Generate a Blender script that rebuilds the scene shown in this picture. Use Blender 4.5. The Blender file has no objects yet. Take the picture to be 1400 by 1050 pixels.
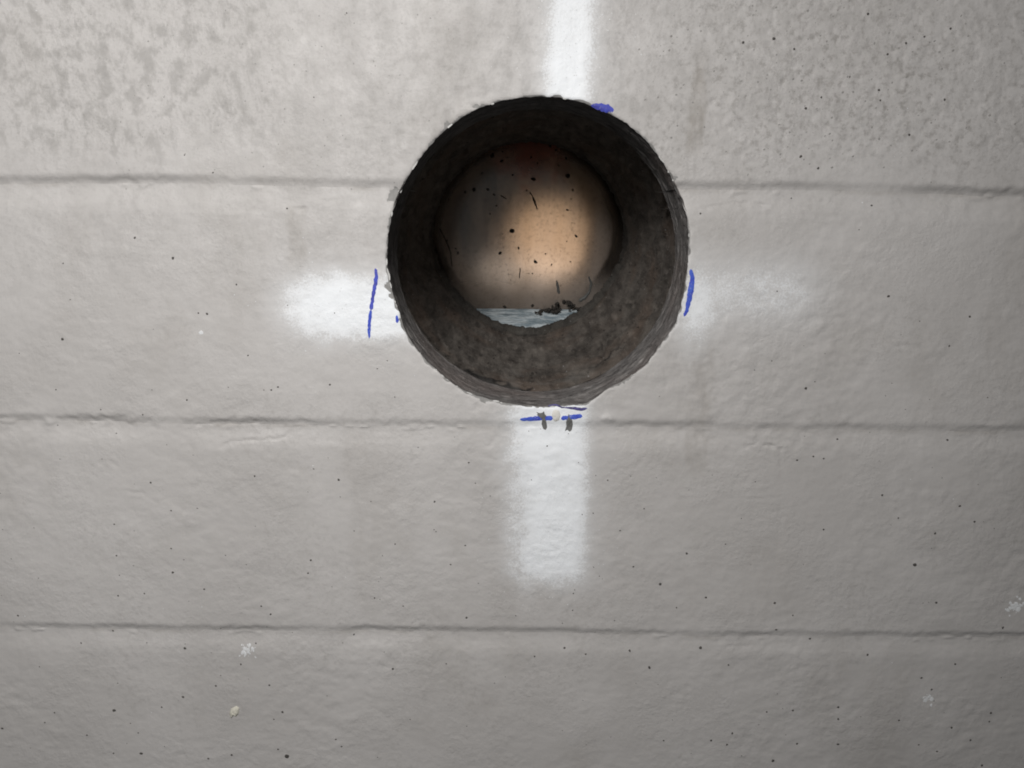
import bpy, math, random
import numpy as np
from mathutils import Vector, Matrix

# ---------------------------------------------------------------- camera
# wall face = plane y 0, x to the right, z up (metres); the camera's foot point on the wall is the origin
scene = bpy.context.scene
cam_data = bpy.data.cameras.new('camera')
cam = bpy.data.objects.new('camera', cam_data)
scene.collection.objects.link(cam)
scene.camera = cam
cam_data.sensor_width = 36.0
cam_data.lens = 36.0 * 1011.0 / 1400.0
cam_data.clip_start = 0.01
cam_data.clip_end = 50.0
PITCH, YAW, ROLL = math.radians(13.036), math.radians(0.251), math.radians(0.66)
fwd = Vector((math.sin(YAW) * math.cos(PITCH), math.cos(YAW) * math.cos(PITCH), -math.sin(PITCH)))
rgt = Vector((math.cos(YAW), -math.sin(YAW), 0))
upv = rgt.cross(fwd)
r2 = rgt * math.cos(ROLL) + upv * math.sin(ROLL)
u2 = -rgt * math.sin(ROLL) + upv * math.cos(ROLL)
cam.matrix_world = Matrix(((r2.x, u2.x, -fwd.x, 0.0), (r2.y, u2.y, -fwd.y, -0.62), (r2.z, u2.z, -fwd.z, 0.0), (0, 0, 0, 1)))

# ---------------------------------------------------------------- world and lamps
world = bpy.data.worlds.new('World')
scene.world = world
world.use_nodes = True
bg = world.node_tree.nodes['Background']
bg.inputs[0].default_value = (0.72, 0.87, 1.0, 1)
bg.inputs[1].default_value = 0.035


def area_lamp(name, loc, target, size, power, color, shape='RECTANGLE', size_y=None):
    d = bpy.data.lights.new(name, 'AREA')
    d.shape = shape
    d.size = size
    if shape == 'RECTANGLE':
        d.size_y = size_y or size
    d.energy = power
    d.color = color
    o = bpy.data.objects.new(name, d)
    scene.collection.objects.link(o)
    o.location = loc
    o.rotation_euler = (Vector(target) - Vector(loc)).to_track_quat('-Z', 'Y').to_euler()
    return o


area_lamp('key_light', (-0.18, -0.90, 0.39), (-0.53, 0.0, -0.48), 0.34, 12.5, (1.0, 0.980, 0.955), size_y=0.28)  # main lamp, above and in front of the wall
area_lamp('glow_lamp', (0.14, -1.20, -0.10), (0.02, 0.0, -0.05), 0.27, 0.155, (1.0, 0.72, 0.47), shape='DISK')  # added lamp whose reflection gives the plate its warm glow
area_lamp('low_glow_panel', (0.065, -1.6, -0.28), (0.02, 0.0, -0.05), 0.36, 0.125, (1.0, 0.93, 0.86), size_y=0.20)  # added panel, no real window; reflects as the plate's pale lower glow

scene.render.engine = 'CYCLES'
scene.cycles.filter_width = 1.9
scene.view_settings.view_transform = 'Standard'
scene.view_settings.look = 'None'
scene.view_settings.exposure = 0.0
scene.view_settings.gamma = 1.0

# ---------------------------------------------------------------- measurements on the wall, in millimetres
SPECKS = [(-309.0, -23.5, 1.2), (-279.2, -39.8, 1.33), (-370.4, -45.0, 0.73), (-182.6, 1.4, 0.77), (-156.3, 87.1, 0.58), (-128.0, 148.5, 0.68), (-262.3, 42.2, 0.59), (-240.5, 28.9, 0.77), (203.1, 134.0, 1.42), (219.7, 126.8, 1.14), (179.4, 131.1, 1.14), (274.3, 152.6, 1.13), (293.2, 124.0, 1.14), (320.1, 136.9, 1.02), (306.5, 132.0, 1.03), (339.7, 143.0, 1.14), (289.6, 97.6, 1.15), (318.3, 64.4, 1.17), (342.6, 91.1, 1.04), (232.9, 46.7, 1.29), (247.9, 37.8, 1.18), (233.3, 83.3, 1.16), (291.7, 90.0, 0.87), (265.4, 107.1, 0.86), (244.6, 91.7, 0.87), (229.5, 14.1, 0.71), (295.2, 9.1, 0.9), (155.3, 1.1, 0.9), (286.7, -10.3, 0.6), (-379.1, -108.8, 1.42), (-278.4, -160.9, 0.95), (-198.7, -148.3, 0.94), (-204.6, -151.0, 0.94), (-154.0, -145.9, 1.01), (-224.3, -229.8, 1.1), (-171.6, -222.4, 0.78), (-150.0, -232.4, 1.3), (-316.8, -236.9, 1.04), (-353.6, -277.0, 0.92), (-301.1, -263.1, 0.92), (-390.3, -153.0, 0.76), (-317.6, -174.4, 0.76), (-222.6, -121.0, 0.93), (-261.9, -85.1, 0.92), (-254.6, -85.7, 1.11), (-228.2, -60.9, 0.91), (317.6, -64.6, 1.41), (388.4, -81.1, 1.24), (256.3, -144.7, 1.64), (255.1, -209.7, 1.16), (269.0, -206.2, 0.97), (278.2, -208.1, 0.97), (334.2, -241.8, 1.18), (285.4, -275.3, 1.19), (405.0, -251.5, 1.31), (420.3, -266.1, 1.32), (386.3, -277.8, 1.46), (351.3, -263.3, 0.99), (385.6, -190.1, 1.16), (289.2, -190.5, 0.96), (198.0, -290.5, 0.86), (374.7, -106.3, 1.0), (-305.4, -323.9, 1.2), (-358.1, -348.0, 1.08), (-333.6, -345.5, 0.87), (-355.0, -307.7, 1.0), (-278.1, -340.5, 0.94), (-226.8, -357.0, 1.08), (-218.6, -365.2, 1.15), (-178.6, -310.3, 1.06), (-181.9, -323.4, 1.0), (-453.0, -369.1, 1.08), (-368.3, -385.6, 1.09), (-301.6, -401.7, 1.51), (-250.1, -418.1, 1.1), (-234.9, -396.4, 0.89), (-275.3, -441.1, 1.25), (-224.6, -439.8, 1.11), (-307.6, -453.3, 1.53), (-374.7, -468.3, 1.82), (-431.6, -471.2, 0.98), (-442.1, -481.8, 0.98), (-403.8, -496.0, 1.06), (-353.6, -516.0, 1.78), (-484.5, -489.5, 1.41), (-380.6, -516.3, 0.99), (-288.8, -521.2, 1.21), (-265.7, -516.8, 1.21), (-212.5, -518.8, 2.35), (-220.5, -510.6, 1.14), (-222.7, -477.2, 0.98), (-213.8, -469.1, 1.33), (-163.9, -498.6, 1.06), (-158.6, -506.7, 1.06), (-398.3, -397.3, 0.89), (-142.8, -387.1, 1.09), (-354.1, -493.1, 0.92), (-328.9, -464.6, 0.91), (-304.6, -300.0, 0.86), (372.6, -308.9, 2.01), (163.4, -300.2, 1.2), (141.2, -331.0, 1.61), (183.8, -343.9, 1.22), (247.8, -348.5, 1.22), (397.4, -346.9, 1.35), (251.7, -376.2, 1.23), (182.7, -396.0, 1.65), (284.8, -385.8, 1.23), (340.2, -401.4, 1.24), (210.2, -413.5, 1.04), (394.6, -425.7, 1.32), (406.1, -438.2, 1.19), (318.9, -458.2, 1.4), (320.3, -471.1, 1.34), (275.7, -461.8, 1.19), (250.6, -463.7, 1.12), (219.4, -487.5, 1.42), (199.5, -495.8, 1.28), (215.5, -500.6, 1.21), (283.6, -499.1, 1.14), (323.5, -499.5, 1.28), (261.9, -518.3, 1.86), (431.0, -479.7, 1.27), (466.6, -463.2, 1.41), (466.7, -472.8, 1.2), (424.4, -410.6, 1.25), (420.5, -506.0, 1.14), (451.5, -493.4, 1.28), (401.7, -498.8, 1.14), (153.4, -496.3, 1.06), (157.5, -354.6, 0.88), (265.9, -361.0, 0.95), (379.0, -472.1, 1.06), (463.2, -371.8, 1.37), (467.3, -522.1, 1.43), (-65.3, -252.3, 1.05), (-36.9, -367.1, 1.29), (-34.6, -215.5, 0.9), (-38.0, -294.4, 0.93), (-51.4, -313.3, 0.93), (-101.6, -293.6, 0.79), (-121.8, -347.8, 0.94), (-95.7, -355.7, 0.88), (-106.8, -421.4, 1.24), (-56.3, -415.4, 0.83), (55.0, -398.1, 1.17), (27.0, -406.8, 1.03), (75.1, -404.0, 1.03), (116.2, -399.8, 1.37), (135.7, -417.4, 1.8), (101.9, -278.7, 0.99), (115.5, -313.7, 1.07), (61.5, -341.5, 0.94), (88.8, -230.6, 0.84), (122.6, -257.3, 0.85), (61.4, -358.6, 0.81), (76.9, -262.0, 0.79), (34.2, -199.2, 0.77)]
FLECKS = [(-25.8, 75.1, 3.1), (-12.8, 68.6, 2.7), (-4.9, 73.5, 1.6), (52.4, 89.3, 3.1), (60.5, 83.7, 1.6), (36.0, 66.3, 2.1), (26.9, 73.8, 2.1), (74.7, 72.5, 2.5), (65.0, 63.7, 1.7), (77.3, 50.4, 3.5), (30.4, 45.1, 3.5), (-50.7, 30.6, 3.1), (-62.7, 26.6, 2.1), (-31.6, 30.8, 2.3), (-23.5, 24.1, 1.9), (-39.7, 52.0, 1.6), (21.6, 30.5, 1.6), (-19.4, 9.5, 1.7), (-28.4, -1.4, 1.7), (78.6, 4.7, 2.1), (84.9, 31.2, 1.9), (83.2, 19.5, 1.5), (2.1, -24.8, 3.4), (91.8, -30.8, 2.9), (78.8, -38.0, 1.2), (-88.4, -38.8, 1.9), (-76.2, -49.7, 1.7), (11.6, -47.8, 1.9), (-11.0, -29.0, 1.0), (2.3, 50.6, 1.5), (-11.9, 81.0, 1.7), (-13.9, -55.1, 2.7), (-73.2, -55.8, 2.3), (35.4, -66.7, 3.3), (58.1, -70.5, 2.1), (49.6, -55.4, 1.2), (84.7, -66.1, 1.5), (11.6, -48.8, 1.5), (-2.3, -84.4, 1.2), (31.6, -83.0, 1.2), (26.5, -83.1, 1.0), (-7.1, -130.9, 3.1), (32.4, -128.4, 2.7)]
HAIRS = [[(25.7, 28.6), (29.8, 22.8), (32.9, 15.0), (37.2, 4.2)], [(-14.5, 23.2), (-5.4, 18.5)], [(14.0, -75.0), (14.1, -80.1), (13.2, -90.4)], [(-98.4, -22.0), (-89.4, -39.9), (-83.4, -54.9), (-81.5, -75.1)]]
INK = {'left': [(-111.9, -46.3), (-111.2, -52.9), (-112.3, -59.0), (-114.9, -71.2), (-116.7, -81.1), (-117.9, -88.5), (-118.8, -98.5), (-119.0, -105.4)], 'leftstub': [(-95.0, -85.2), (-94.8, -91.7)], 'right': [(150.2, -44.0), (151.9, -51.2), (152.2, -59.7), (151.0, -69.5), (149.1, -78.8), (147.3, -83.4)], 'right2': [(150.6, -53.7), (149.7, -63.4), (149.2, -74.5), (148.1, -81.9)], 'bottoma': [(10.1, -175.2), (19.0, -174.4), (28.5, -173.3), (38.7, -173.5)], 'bottomb': [(45.7, -173.8), (53.9, -172.7), (64.1, -171.3)], 'under': [(34.0, -163.1), (40.9, -161.7), (46.1, -163.9), (56.9, -164.5), (63.3, -165.4), (68.3, -164.7)], 'top': [(62.7, 83.6), (68.5, 82.8), (74.4, 81.5), (80.8, 79.9)]}
CREASES = [([(-361.6, -221.0), (-356.7, -217.6), (-352.1, -216.2), (-348.6, -219.5), (-343.4, -224.9)], -0.8), ([(-353.3, -244.2), (-341.1, -245.5), (-326.8, -246.0), (-312.8, -255.6)], -0.6), ([(-251.4, -203.6), (-241.4, -198.1), (-224.1, -197.3), (-205.4, -195.7), (-195.1, -193.6), (-189.7, -188.2)], -1.2), ([(-272.2, -183.8), (-263.1, -182.4), (-251.6, -181.6), (-232.6, -182.7), (-218.5, -180.6)], -1.2), ([(-290.8, -264.4), (-277.1, -242.0), (-261.3, -222.7), (-251.4, -203.6)], -0.5), ([(-173.7, 0.3), (-165.9, 2.1), (-155.7, 3.4)], -1.4), ([(-153.7, 7.5), (-144.7, 8.7), (-135.8, 9.4), (-127.0, 7.8)], -0.8), ([(-180.4, -2.7), (-182.6, -19.1), (-184.3, -28.0), (-181.0, -33.9)], -0.7), ([(208.9, -198.0), (218.4, -195.3), (228.0, -195.8), (236.1, -199.1), (241.3, -200.4)], -1.3), ([(240.1, -200.4), (240.4, -210.6), (241.6, -217.3)], -0.8), ([(155.1, 4.6), (171.0, 7.7), (185.8, 9.0), (203.7, 9.2), (209.9, 6.9)], -1.0), ([(93.0, -222.3), (100.6, -219.5), (110.4, -220.8), (114.6, -215.3), (119.5, -209.1), (123.8, -205.0)], -0.8), ([(56.5, -215.2), (64.9, -217.2), (69.0, -222.6)], -1.0), ([(-61.4, -253.6), (-48.4, -255.6), (-40.5, -255.5)], -0.6), ([(-74.0, -304.8), (-62.0, -306.2), (-35.4, -304.4)], -0.5), ([(24.4, -298.1), (37.7, -300.8), (47.6, -298.5)], -0.5), ([(-306.6, -404.0), (-301.9, -388.7), (-296.9, -378.8)], -0.9), ([(-185.5, -381.4), (-186.9, -395.2), (-190.3, -406.7)], -0.8), ([(-319.8, -449.4), (-315.8, -466.9), (-314.5, -491.1), (-311.8, -523.9)], -0.5), ([(199.1, -395.1), (225.2, -394.8), (238.6, -390.9), (244.5, -380.1)], -0.6), ([(199.9, -377.5), (209.4, -368.3), (215.9, -364.5)], -0.5), ([(-17.8, -199.8), (-12.7, -194.4), (-8.3, -191.6), (-6.9, -197.0)], -0.7), ([(-27.5, -160.8), (-28.1, -165.4), (-27.5, -170.6)], -1.5), ([(-35.1, -156.9), (-31.9, -164.1), (-28.8, -168.0)], -0.8), ([(329.2, -106.8), (338.5, -106.1), (345.1, -108.5)], -0.8), ([(211.7, -231.4), (224.6, -229.9), (234.5, -231.1)], -0.4), ([(213.0, -246.6), (229.2, -245.7), (242.9, -244.9)], -0.5), ([(215.3, -259.1), (233.6, -258.2), (245.4, -257.4)], -0.4), ([(142.6, -113.2), (146.3, -122.7), (150.0, -131.0), (154.5, -132.2)], -0.7), ([(130.9, -126.1), (137.9, -138.9), (134.1, -148.6)], -0.6), ([(83.3, -173.4), (85.7, -171.4), (88.3, -173.3)], 1.6), ([(-401.6, -181.9), (-399.1, -182.5), (-396.5, -181.8)], 1.4), ([(-330.9, -179.8), (-329.0, -180.4), (-327.1, -179.8)], 1.2), ([(-127.1, -262.7), (-133.8, -305.5), (-137.5, -334.6), (-130.2, -356.8)], -0.35), ([(166.2, -184.4), (165.3, -218.2), (169.9, -238.7)], -0.3), ([(-284.9, -257.4), (-298.3, -275.1)], -0.5), ([(-94.2, 10.5), (-98.5, 2.3)], -0.9)]
RIM = [(-172.3, 125.2), (-159.2, 125.0), (-148.9, 127.7), (-132.4, 127.6), (-118.1, 128.4), (-109.8, 126.5), (-96.0, 125.2), (-80.0, 126.7), (-70.3, 130.3), (-61.2, 125.7), (-44.3, 128.3), (-33.5, 126.7), (-23.2, 127.9), (-19.8, 126.5), (-10.7, 124.9), (-0.6, 124.0), (6.8, 124.8), (15.1, 126.2), (21.8, 126.1), (29.8, 125.5), (40.0, 126.8), (50.7, 127.6), (62.0, 127.7), (77.0, 127.8), (91.2, 127.4), (103.2, 127.8), (114.9, 128.4), (125.5, 127.2), (144.0, 125.1), (152.4, 125.2), (165.3, 125.8), (176.4, 125.5)]
BEDS = [[(-412.8, 21.2), (-265.2, 23.5), (-117.6, 21.7), (140.8, 23.5), (267.8, 23.7), (417.2, 20.3)], [(-441.7, -178.4), (-283.2, -179.3), (-124.3, -180.2), (130.7, -178.2), (290.5, -179.1), (450.6, -178.7)], [(-470.7, -379.0), (-301.2, -381.1), (-131.0, -379.4), (142.0, -381.2), (313.0, -380.2), (484.3, -379.2)]]
HC = (23.5, -37.8)          # centre of the drilled hole
RB = 126.6                  # its radius
rng = np.random.default_rng(7)
random.seed(7)
COL = scene.collection


# ---------------------------------------------------------------- noise
def vnoise(x, y, seed):
    xi = np.floor(x).astype(np.int64)
    yi = np.floor(y).astype(np.int64)
    fx = x - xi
    fy = y - yi

    def h(a, b):
        n = (a * 374761393 + b * 668265263 + seed * 1442695041) & 0x7fffffff
        n = ((n ^ (n >> 13)) * 1274126177) & 0x7fffffff
        n = ((n ^ (n >> 15)) * 1103515245) & 0x7fffffff
        return ((n ^ (n >> 16)) & 0xffff) / 65535.0
    ux = fx * fx * fx * (fx * (fx * 6 - 15) + 10)
    uy = fy * fy * fy * (fy * (fy * 6 - 15) + 10)
    a = h(xi, yi) * (1 - ux) + h(xi + 1, yi) * ux
    b = h(xi, yi + 1) * (1 - ux) + h(xi + 1, yi + 1) * ux
    return (a * (1 - uy) + b * uy) * 2 - 1


def fbm(x, y, seed, octv=3):
    s = 0
    a = 1.0
    t = 0
    for k in range(octv):
        s = s + a * vnoise(x + 17.3 * k, y - 9.1 * k, seed + k * 31)
        t += a
        a *= 0.5
        x, y = (x * 1.6 - y * 1.2), (x * 1.2 + y * 1.6)
    return s / t


def sstep(a, b, v):
    t = np.clip((v - a) / (b - a), 0, 1)
    return t * t * (3 - 2 * t)


def seg_dist(x, z, pts):
    d = np.full(np.shape(x), 1e9)
    for (ax, az), (bx, bz) in zip(pts[:-1], pts[1:]):
        vx, vz = bx - ax, bz - az
        L = vx * vx + vz * vz + 1e-9
        t = np.clip(((x - ax) * vx + (z - az) * vz) / L, 0, 1)
        d = np.minimum(d, np.hypot(x - ax - t * vx, z - az - t * vz))
    return d


# ---------------------------------------------------------------- the wall's relief (mm, outwards positive)
BED_Z = [424.0, 223.3] + [None, None, None] + [-581.3, -782.0]
BED_DEPTH = [4.2, 4.2, 4.9, 3.8, 2.7, 2.7, 2.7]
JOINT = 15.0


def bed_raw(k, x):
    if BED_Z[k] is not None:
        z = np.full(np.shape(x), BED_Z[k])
    else:
        p = BEDS[k - 2]
        z = np.interp(x, [a for a, b in p], [b for a, b in p])
    return z - 3.2 + 0.7 * fbm(x / 34.0, x * 0 + k * 5.3, 11 + k, 2) + 0.5 * vnoise(x / 9.0, x * 0 + k * 3.3, 40 + k)



XT = np.arange(-1010, 1010.1, 0.5)                      # tables along the wall
BED_T = [bed_raw(k, XT) for k in range(7)]
DEP_T, LUMP_T, EDGE_T, BST_T = [], [], [], []
for k in range(7):
    dd = BED_DEPTH[k] * (0.8 + 0.5 * fbm(XT / 60.0, XT * 0 + k, 60 + k, 2))
    if k == 3:
        dd = dd * (1 - 0.4 * sstep(40, 250, XT))
    DEP_T.append(dd)
    LUMP_T.append(sstep(-0.1, 0.4, fbm(XT / 50.0, XT * 0 + k * 7, 77, 2)))
    EDGE_T.append(sstep(-0.2, 0.5, fbm(XT / 30.0, XT * 0 + 3 * k, 88, 2)))
    BST_T.append(sstep(-0.3, 0.5, fbm(XT / 25.0, XT * 0 + k, 160, 2)))


def bed_line(k, x):
    return np.interp(x, XT, BED_T[k])


def hole_r(th):
    a = np.array([t for t, r in RIM])
    r = np.array([r for t, r in RIM])
    a = np.concatenate([a - 360, a, a + 360])
    r = np.concatenate([r, r, r])
    deg = np.degrees(th)
    base = np.interp(deg, a, r)
    cx, cy = np.cos(th), np.sin(th)
    jag = 0.40 * vnoise(cx * 26 + 50, cy * 26 + 50, 5) + 0.28 * vnoise(cx * 60 + 9, cy * 60 + 70, 6)
    return base + jag


# perpend joints of each course (x in mm), top course first
PERP = [[-790, -385, 15, 415, 815],
        [-758, -358.2, 14.2, 387.5, 790],
        [-960, -575, -178.8, 213.4, 612, 1000],
        [-905, -520, -133.6, 244.9, 640, 1000],
        [-990, -605, -213.4, 173.6, 570, 960],
        [-800, -400, 0, 400, 800]]


def relief(x, z):
    h = 0.9 * fbm(x / 150.0, z / 130.0, 1, 2) + 0.45 * fbm(x / 38.0, z / 30.0, 2, 2)
    # wrinkled roller-applied paint: lumps and short creases
    wr = 0.88 * fbm((x + 0.5 * z) / 12.0, (z - 0.4 * x) / 8.5, 3, 3)
    amt = 0.36 + 0.34 * vnoise(x / 90.0 + 3, z / 80.0, 21) + 0.20 * vnoise(x / 33.0, z / 28.0, 22)
    amt = amt + 0.30 * sstep(-140, -40, -np.hypot(x - 215, z + 110))       # rough patch right of the hole
    amt = amt + 0.25 * sstep(-150, -40, -np.hypot(x + 260, z + 260))
    amt = amt - 0.22 * sstep(60, 120, z) * sstep(-20, 60, -x)              # smoother under the top left blotches
    h = h + np.clip(amt, 0.08, 1) * (wr - 0.35 * np.abs(fbm(x / 10.0, z / 6.0, 8, 2)))
    h = h + 0.16 * fbm(x / 5.0, z / 4.0, 4, 2)
    # pitted upper right
    pit = sstep(0.42, 0.75, vnoise(x / 4.2, z / 4.2, 15)) * sstep(20, 60, z) * sstep(110, 170, x)
    h = h - 0.5 * pit
    # weathered bed joints: deep under the arris of the upper block, sloping out to flush below
    for k in range(7):
        s_all = bed_line(k, x) - z
        m = (s_all > -9) & (s_all < 34)
        if not m.any():
            continue
        xm, zm, s = x[m], z[m], s_all[m]
        s = s + 1.3 * fbm(xm / 6.0, zm / 4.0, 95 + k, 2) * (0.35 + 0.65 * np.interp(xm, XT, LUMP_T[k]))
        g = np.where(s < 0, 1 - sstep(0.0, 8.0, -s), 1 - sstep(0.0, JOINT + 7, s - 0.5))
        hm = h[m] - np.interp(xm, XT, DEP_T[k]) * g
        lump = sstep(0.25, 0.7, vnoise(xm / 7.0, zm / 3.0, 90 + k)) * np.exp(-((s - 1.0) / 2.5) ** 2)
        hm = hm + 0.9 * lump * np.interp(xm, XT, LUMP_T[k])
        # faint lower edge of the joint
        hm = hm - 0.22 * np.exp(-((s - JOINT - 5) / 2.0) ** 2) * np.interp(xm, XT, EDGE_T[k])
        h[m] = hm
    # paint-filled perpends
    for c in range(6):
        for px in PERP[c]:
            m = np.abs(x - px) < 14
            if not m.any():
                continue
            xm, zm = x[m], z[m]
            ins = (zm < bed_line(c, xm) - JOINT) & (zm > bed_line(c + 1, xm))
            w = px + 1.5 * vnoise(zm / 14.0, zm * 0 + px, 33)
            h[m] -= np.where(ins, 0.30, 0) * np.exp(-((xm - w) / 3.2) ** 2) * (0.6 + 0.5 * vnoise(zm / 22.0, zm * 0 + px, 34))
    for pts, a in CREASES:
        xs = [p[0] for p in pts]
        zs = [p[1] for p in pts]
        m = (x > min(xs) - 12) & (x < max(xs) + 12) & (z > min(zs) - 12) & (z < max(zs) + 12)
        if m.any():
            xm, zm = x[m], z[m]
            d = seg_dist(xm + 1.2 * vnoise(xm / 5, zm / 5, 70), zm + 1.2 * vnoise(xm / 5, zm / 5, 71), pts)
            hh = h[m]
            if a < 0:
                hh = hh + 0.95 * a * np.exp(-(d / 1.35) ** 2) * (0.65 + 0.5 * vnoise(xm / 4, zm / 4, 72)) - a * 0.16 * np.exp(-(d / 5.0) ** 2)
            else:
                hh = hh + a * np.exp(-(d / 2.6) ** 2)
            h[m] = hh
    # broken paint edge round the hole
    dx, dz = x - HC[0], z - HC[1]
    th = np.arctan2(dz, dx)
    d = np.hypot(dx, dz) - hole_r(th)
    lift = 0.3 * vnoise(np.cos(th) * 18 + 4, np.sin(th) * 18 + 4, 51)
    h = h + lift * np.exp(-(np.clip(d, 0, None) / 4.0) ** 2)
    h = h - 0.9 * bare_mask(x, z)
    return h


CHIPS = [(-95.5, 12.0, 7.5), (-102.5, -63.0, 4.6), (-99.0, -69.0, 3.5), (-53.0, 70.0, 2.4), (-29.0, 84.0, 2.6),
         (132.0, 29.0, 2.2), (100.0, -141.0, 3.2), (-24.0, -161.0, 3.0)]

for _i, (_x, _z, _r) in enumerate(CHIPS):
    _t = math.atan2(_z - HC[1], _x - HC[0])
    _q = float(hole_r(np.array([_t]))[0]) + (3.5 if _i == 0 else 1.4)
    CHIPS[_i] = (HC[0] + _q * math.cos(_t), HC[1] + _q * math.sin(_t), _r * 0.85)


def bare_mask(x, z):
    m = np.zeros(np.shape(x))
    n = 2.4 * vnoise(x / 3.6, z / 3.6, 64) + 1.2 * vnoise(x / 1.9, z / 1.9, 65)
    for cx, cz, r in CHIPS:
        m = np.maximum(m, 1 - sstep(r * 0.6, r * 1.1, np.hypot(x - cx, z - cz) + n))
    dx, dz = x - HC[0], z - HC[1]
    d = np.hypot(dx, dz) - hole_r(np.arctan2(dz, dx))
    m = np.maximum(m, 1 - sstep(-0.3, 1.1, d - 1.5 * vnoise(x / 6.0, z / 6.0, 66)))
    return m


def spray_mask(x, z):
    n = 5.0 * fbm(x / 16.0, z / 16.0, 101, 3)
    # stripe above the hole
    c = 44.0 + (z - 91) * 0.036
    m = (1 - sstep(4, 31, np.abs(x - c) + 0.7 * n)) * sstep(60, 90, z) * (0.82 + 0.18 * np.exp(-((z - 105) / 30) ** 2))
    # stripe below the hole: crisp right edge, misty left edge
    cl = 4.0 + (-186 - z) * 0.045
    cr = 71.0 + (-186 - z) * 0.022
    b = sstep(-22, 24, x - cl + 1.2 * n) * (1 - sstep(-17, 11, x - cr + 0.9 * n)) * sstep(-350, -308, z + 0.8 * n) * (1 - sstep(-158, -150, z))
    m = np.maximum(m, 0.97 * b)
    # left blot
    e = np.hypot(np.maximum(np.abs(x + 132) - 30, 0) / 1.15, (z + 79))
    m = np.maximum(m, 1.05 * (1 - sstep(5, 44, e + 1.3 * n)) * (1 - 0.25 * sstep(-150, -185, x)))
    # right blot, thin
    e = np.hypot(np.maximum(np.abs(x - 190) - 36, 0) / 1.5, (z + 62) * 1.0)
    m = np.maximum(m, 0.42 * (1 - sstep(4, 40, e + n)))
    e = np.hypot((x - 158) / 1.0, (z + 74) / 1.9)
    m = np.maximum(m, 0.72 * (1 - sstep(0, 32, e + 0.9 * n)))
    # wide faint overspray
    hz = 0.20 * np.exp(-(np.maximum(np.abs(x - 38) - 28, 0) / 26) ** 2) * sstep(-375, -310, z) * (1 - sstep(-165, -140, z))
    hz = hz + 0.22 * np.exp(-(np.maximum(np.abs(x + 140) - 34, 0) / 34) ** 2 - ((z + 79) / 42) ** 2)
    hz = hz + 0.20 * np.exp(-(np.maximum(np.abs(x - 190) - 36, 0) / 40) ** 2 - ((z + 64) / 44) ** 2)
    hz = hz + 0.18 * np.exp(-(np.maximum(np.abs(x - 45) - 20, 0) / 20) ** 2) * sstep(60, 85, z)
    m = m + (1 - m) * hz * (0.8 + 0.12 * n)
    return np.clip(m, 0, 1)


def blotch_mask(x, z):
    a = sstep(20, 75, z + 16 * vnoise(x / 60.0, z / 60.0, 120)) * (0.55 + 0.45 * (1 - sstep(-210, -130, x)))
    a = a * (1 - 0.25 * sstep(95, 150, x)) * (1 - 0.5 * np.exp(-(((x + 150) / 45) ** 2)))
    b = 0.30 * np.exp(-((z + 20) / 60) ** 2) * (1 - sstep(-140, -60, x))
    return np.clip(np.maximum(a, b), 0, 1)


def grime_mask(x, z):
    a = sstep(-5, 70, z + 22 * vnoise(x / 50.0, z / 40.0, 130)) * (0.45 + 0.55 * sstep(70, 160, x))
    a = a * (0.75 + 0.35 * vnoise(x / 40.0, z / 60.0, 131))
    b = 0.35 * sstep(0.0, 0.6, fbm(x / 55.0, z / 90.0, 133, 3))
    return np.clip(np.maximum(a, b), 0, 1)


def stain_mask(x, z):
    n = 6 * fbm(x / 10.0, z / 26.0, 140, 3)
    m = 0.9 * (1 - sstep(3, 10, np.abs(x - 146) + n)) * sstep(42, 52, z) * (1 - sstep(105, 135, z))
    m = np.maximum(m, 0.55 * (1 - sstep(4, 16, np.abs(x - 166) + n)) * sstep(-240, -205, z) * (1 - sstep(-110, -80, z)))
    m = np.maximum(m, 0.55 * (1 - sstep(3, 12, np.abs(x + 178) + n)) * sstep(-60, -35, z) * (1 - sstep(0, 10, z)))
    m = np.maximum(m, 0.3 * sstep(0.1, 0.6, fbm(x / 60.0, z / 110.0, 150, 3)))
    for k in range(2, 5):
        s = bed_line(k, x) - z
        m = np.maximum(m, 0.55 * np.exp(-((s - 0.8) / 1.8) ** 2) * np.interp(x, XT, BST_T[k]))
    return np.clip(m, 0, 1)


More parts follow.
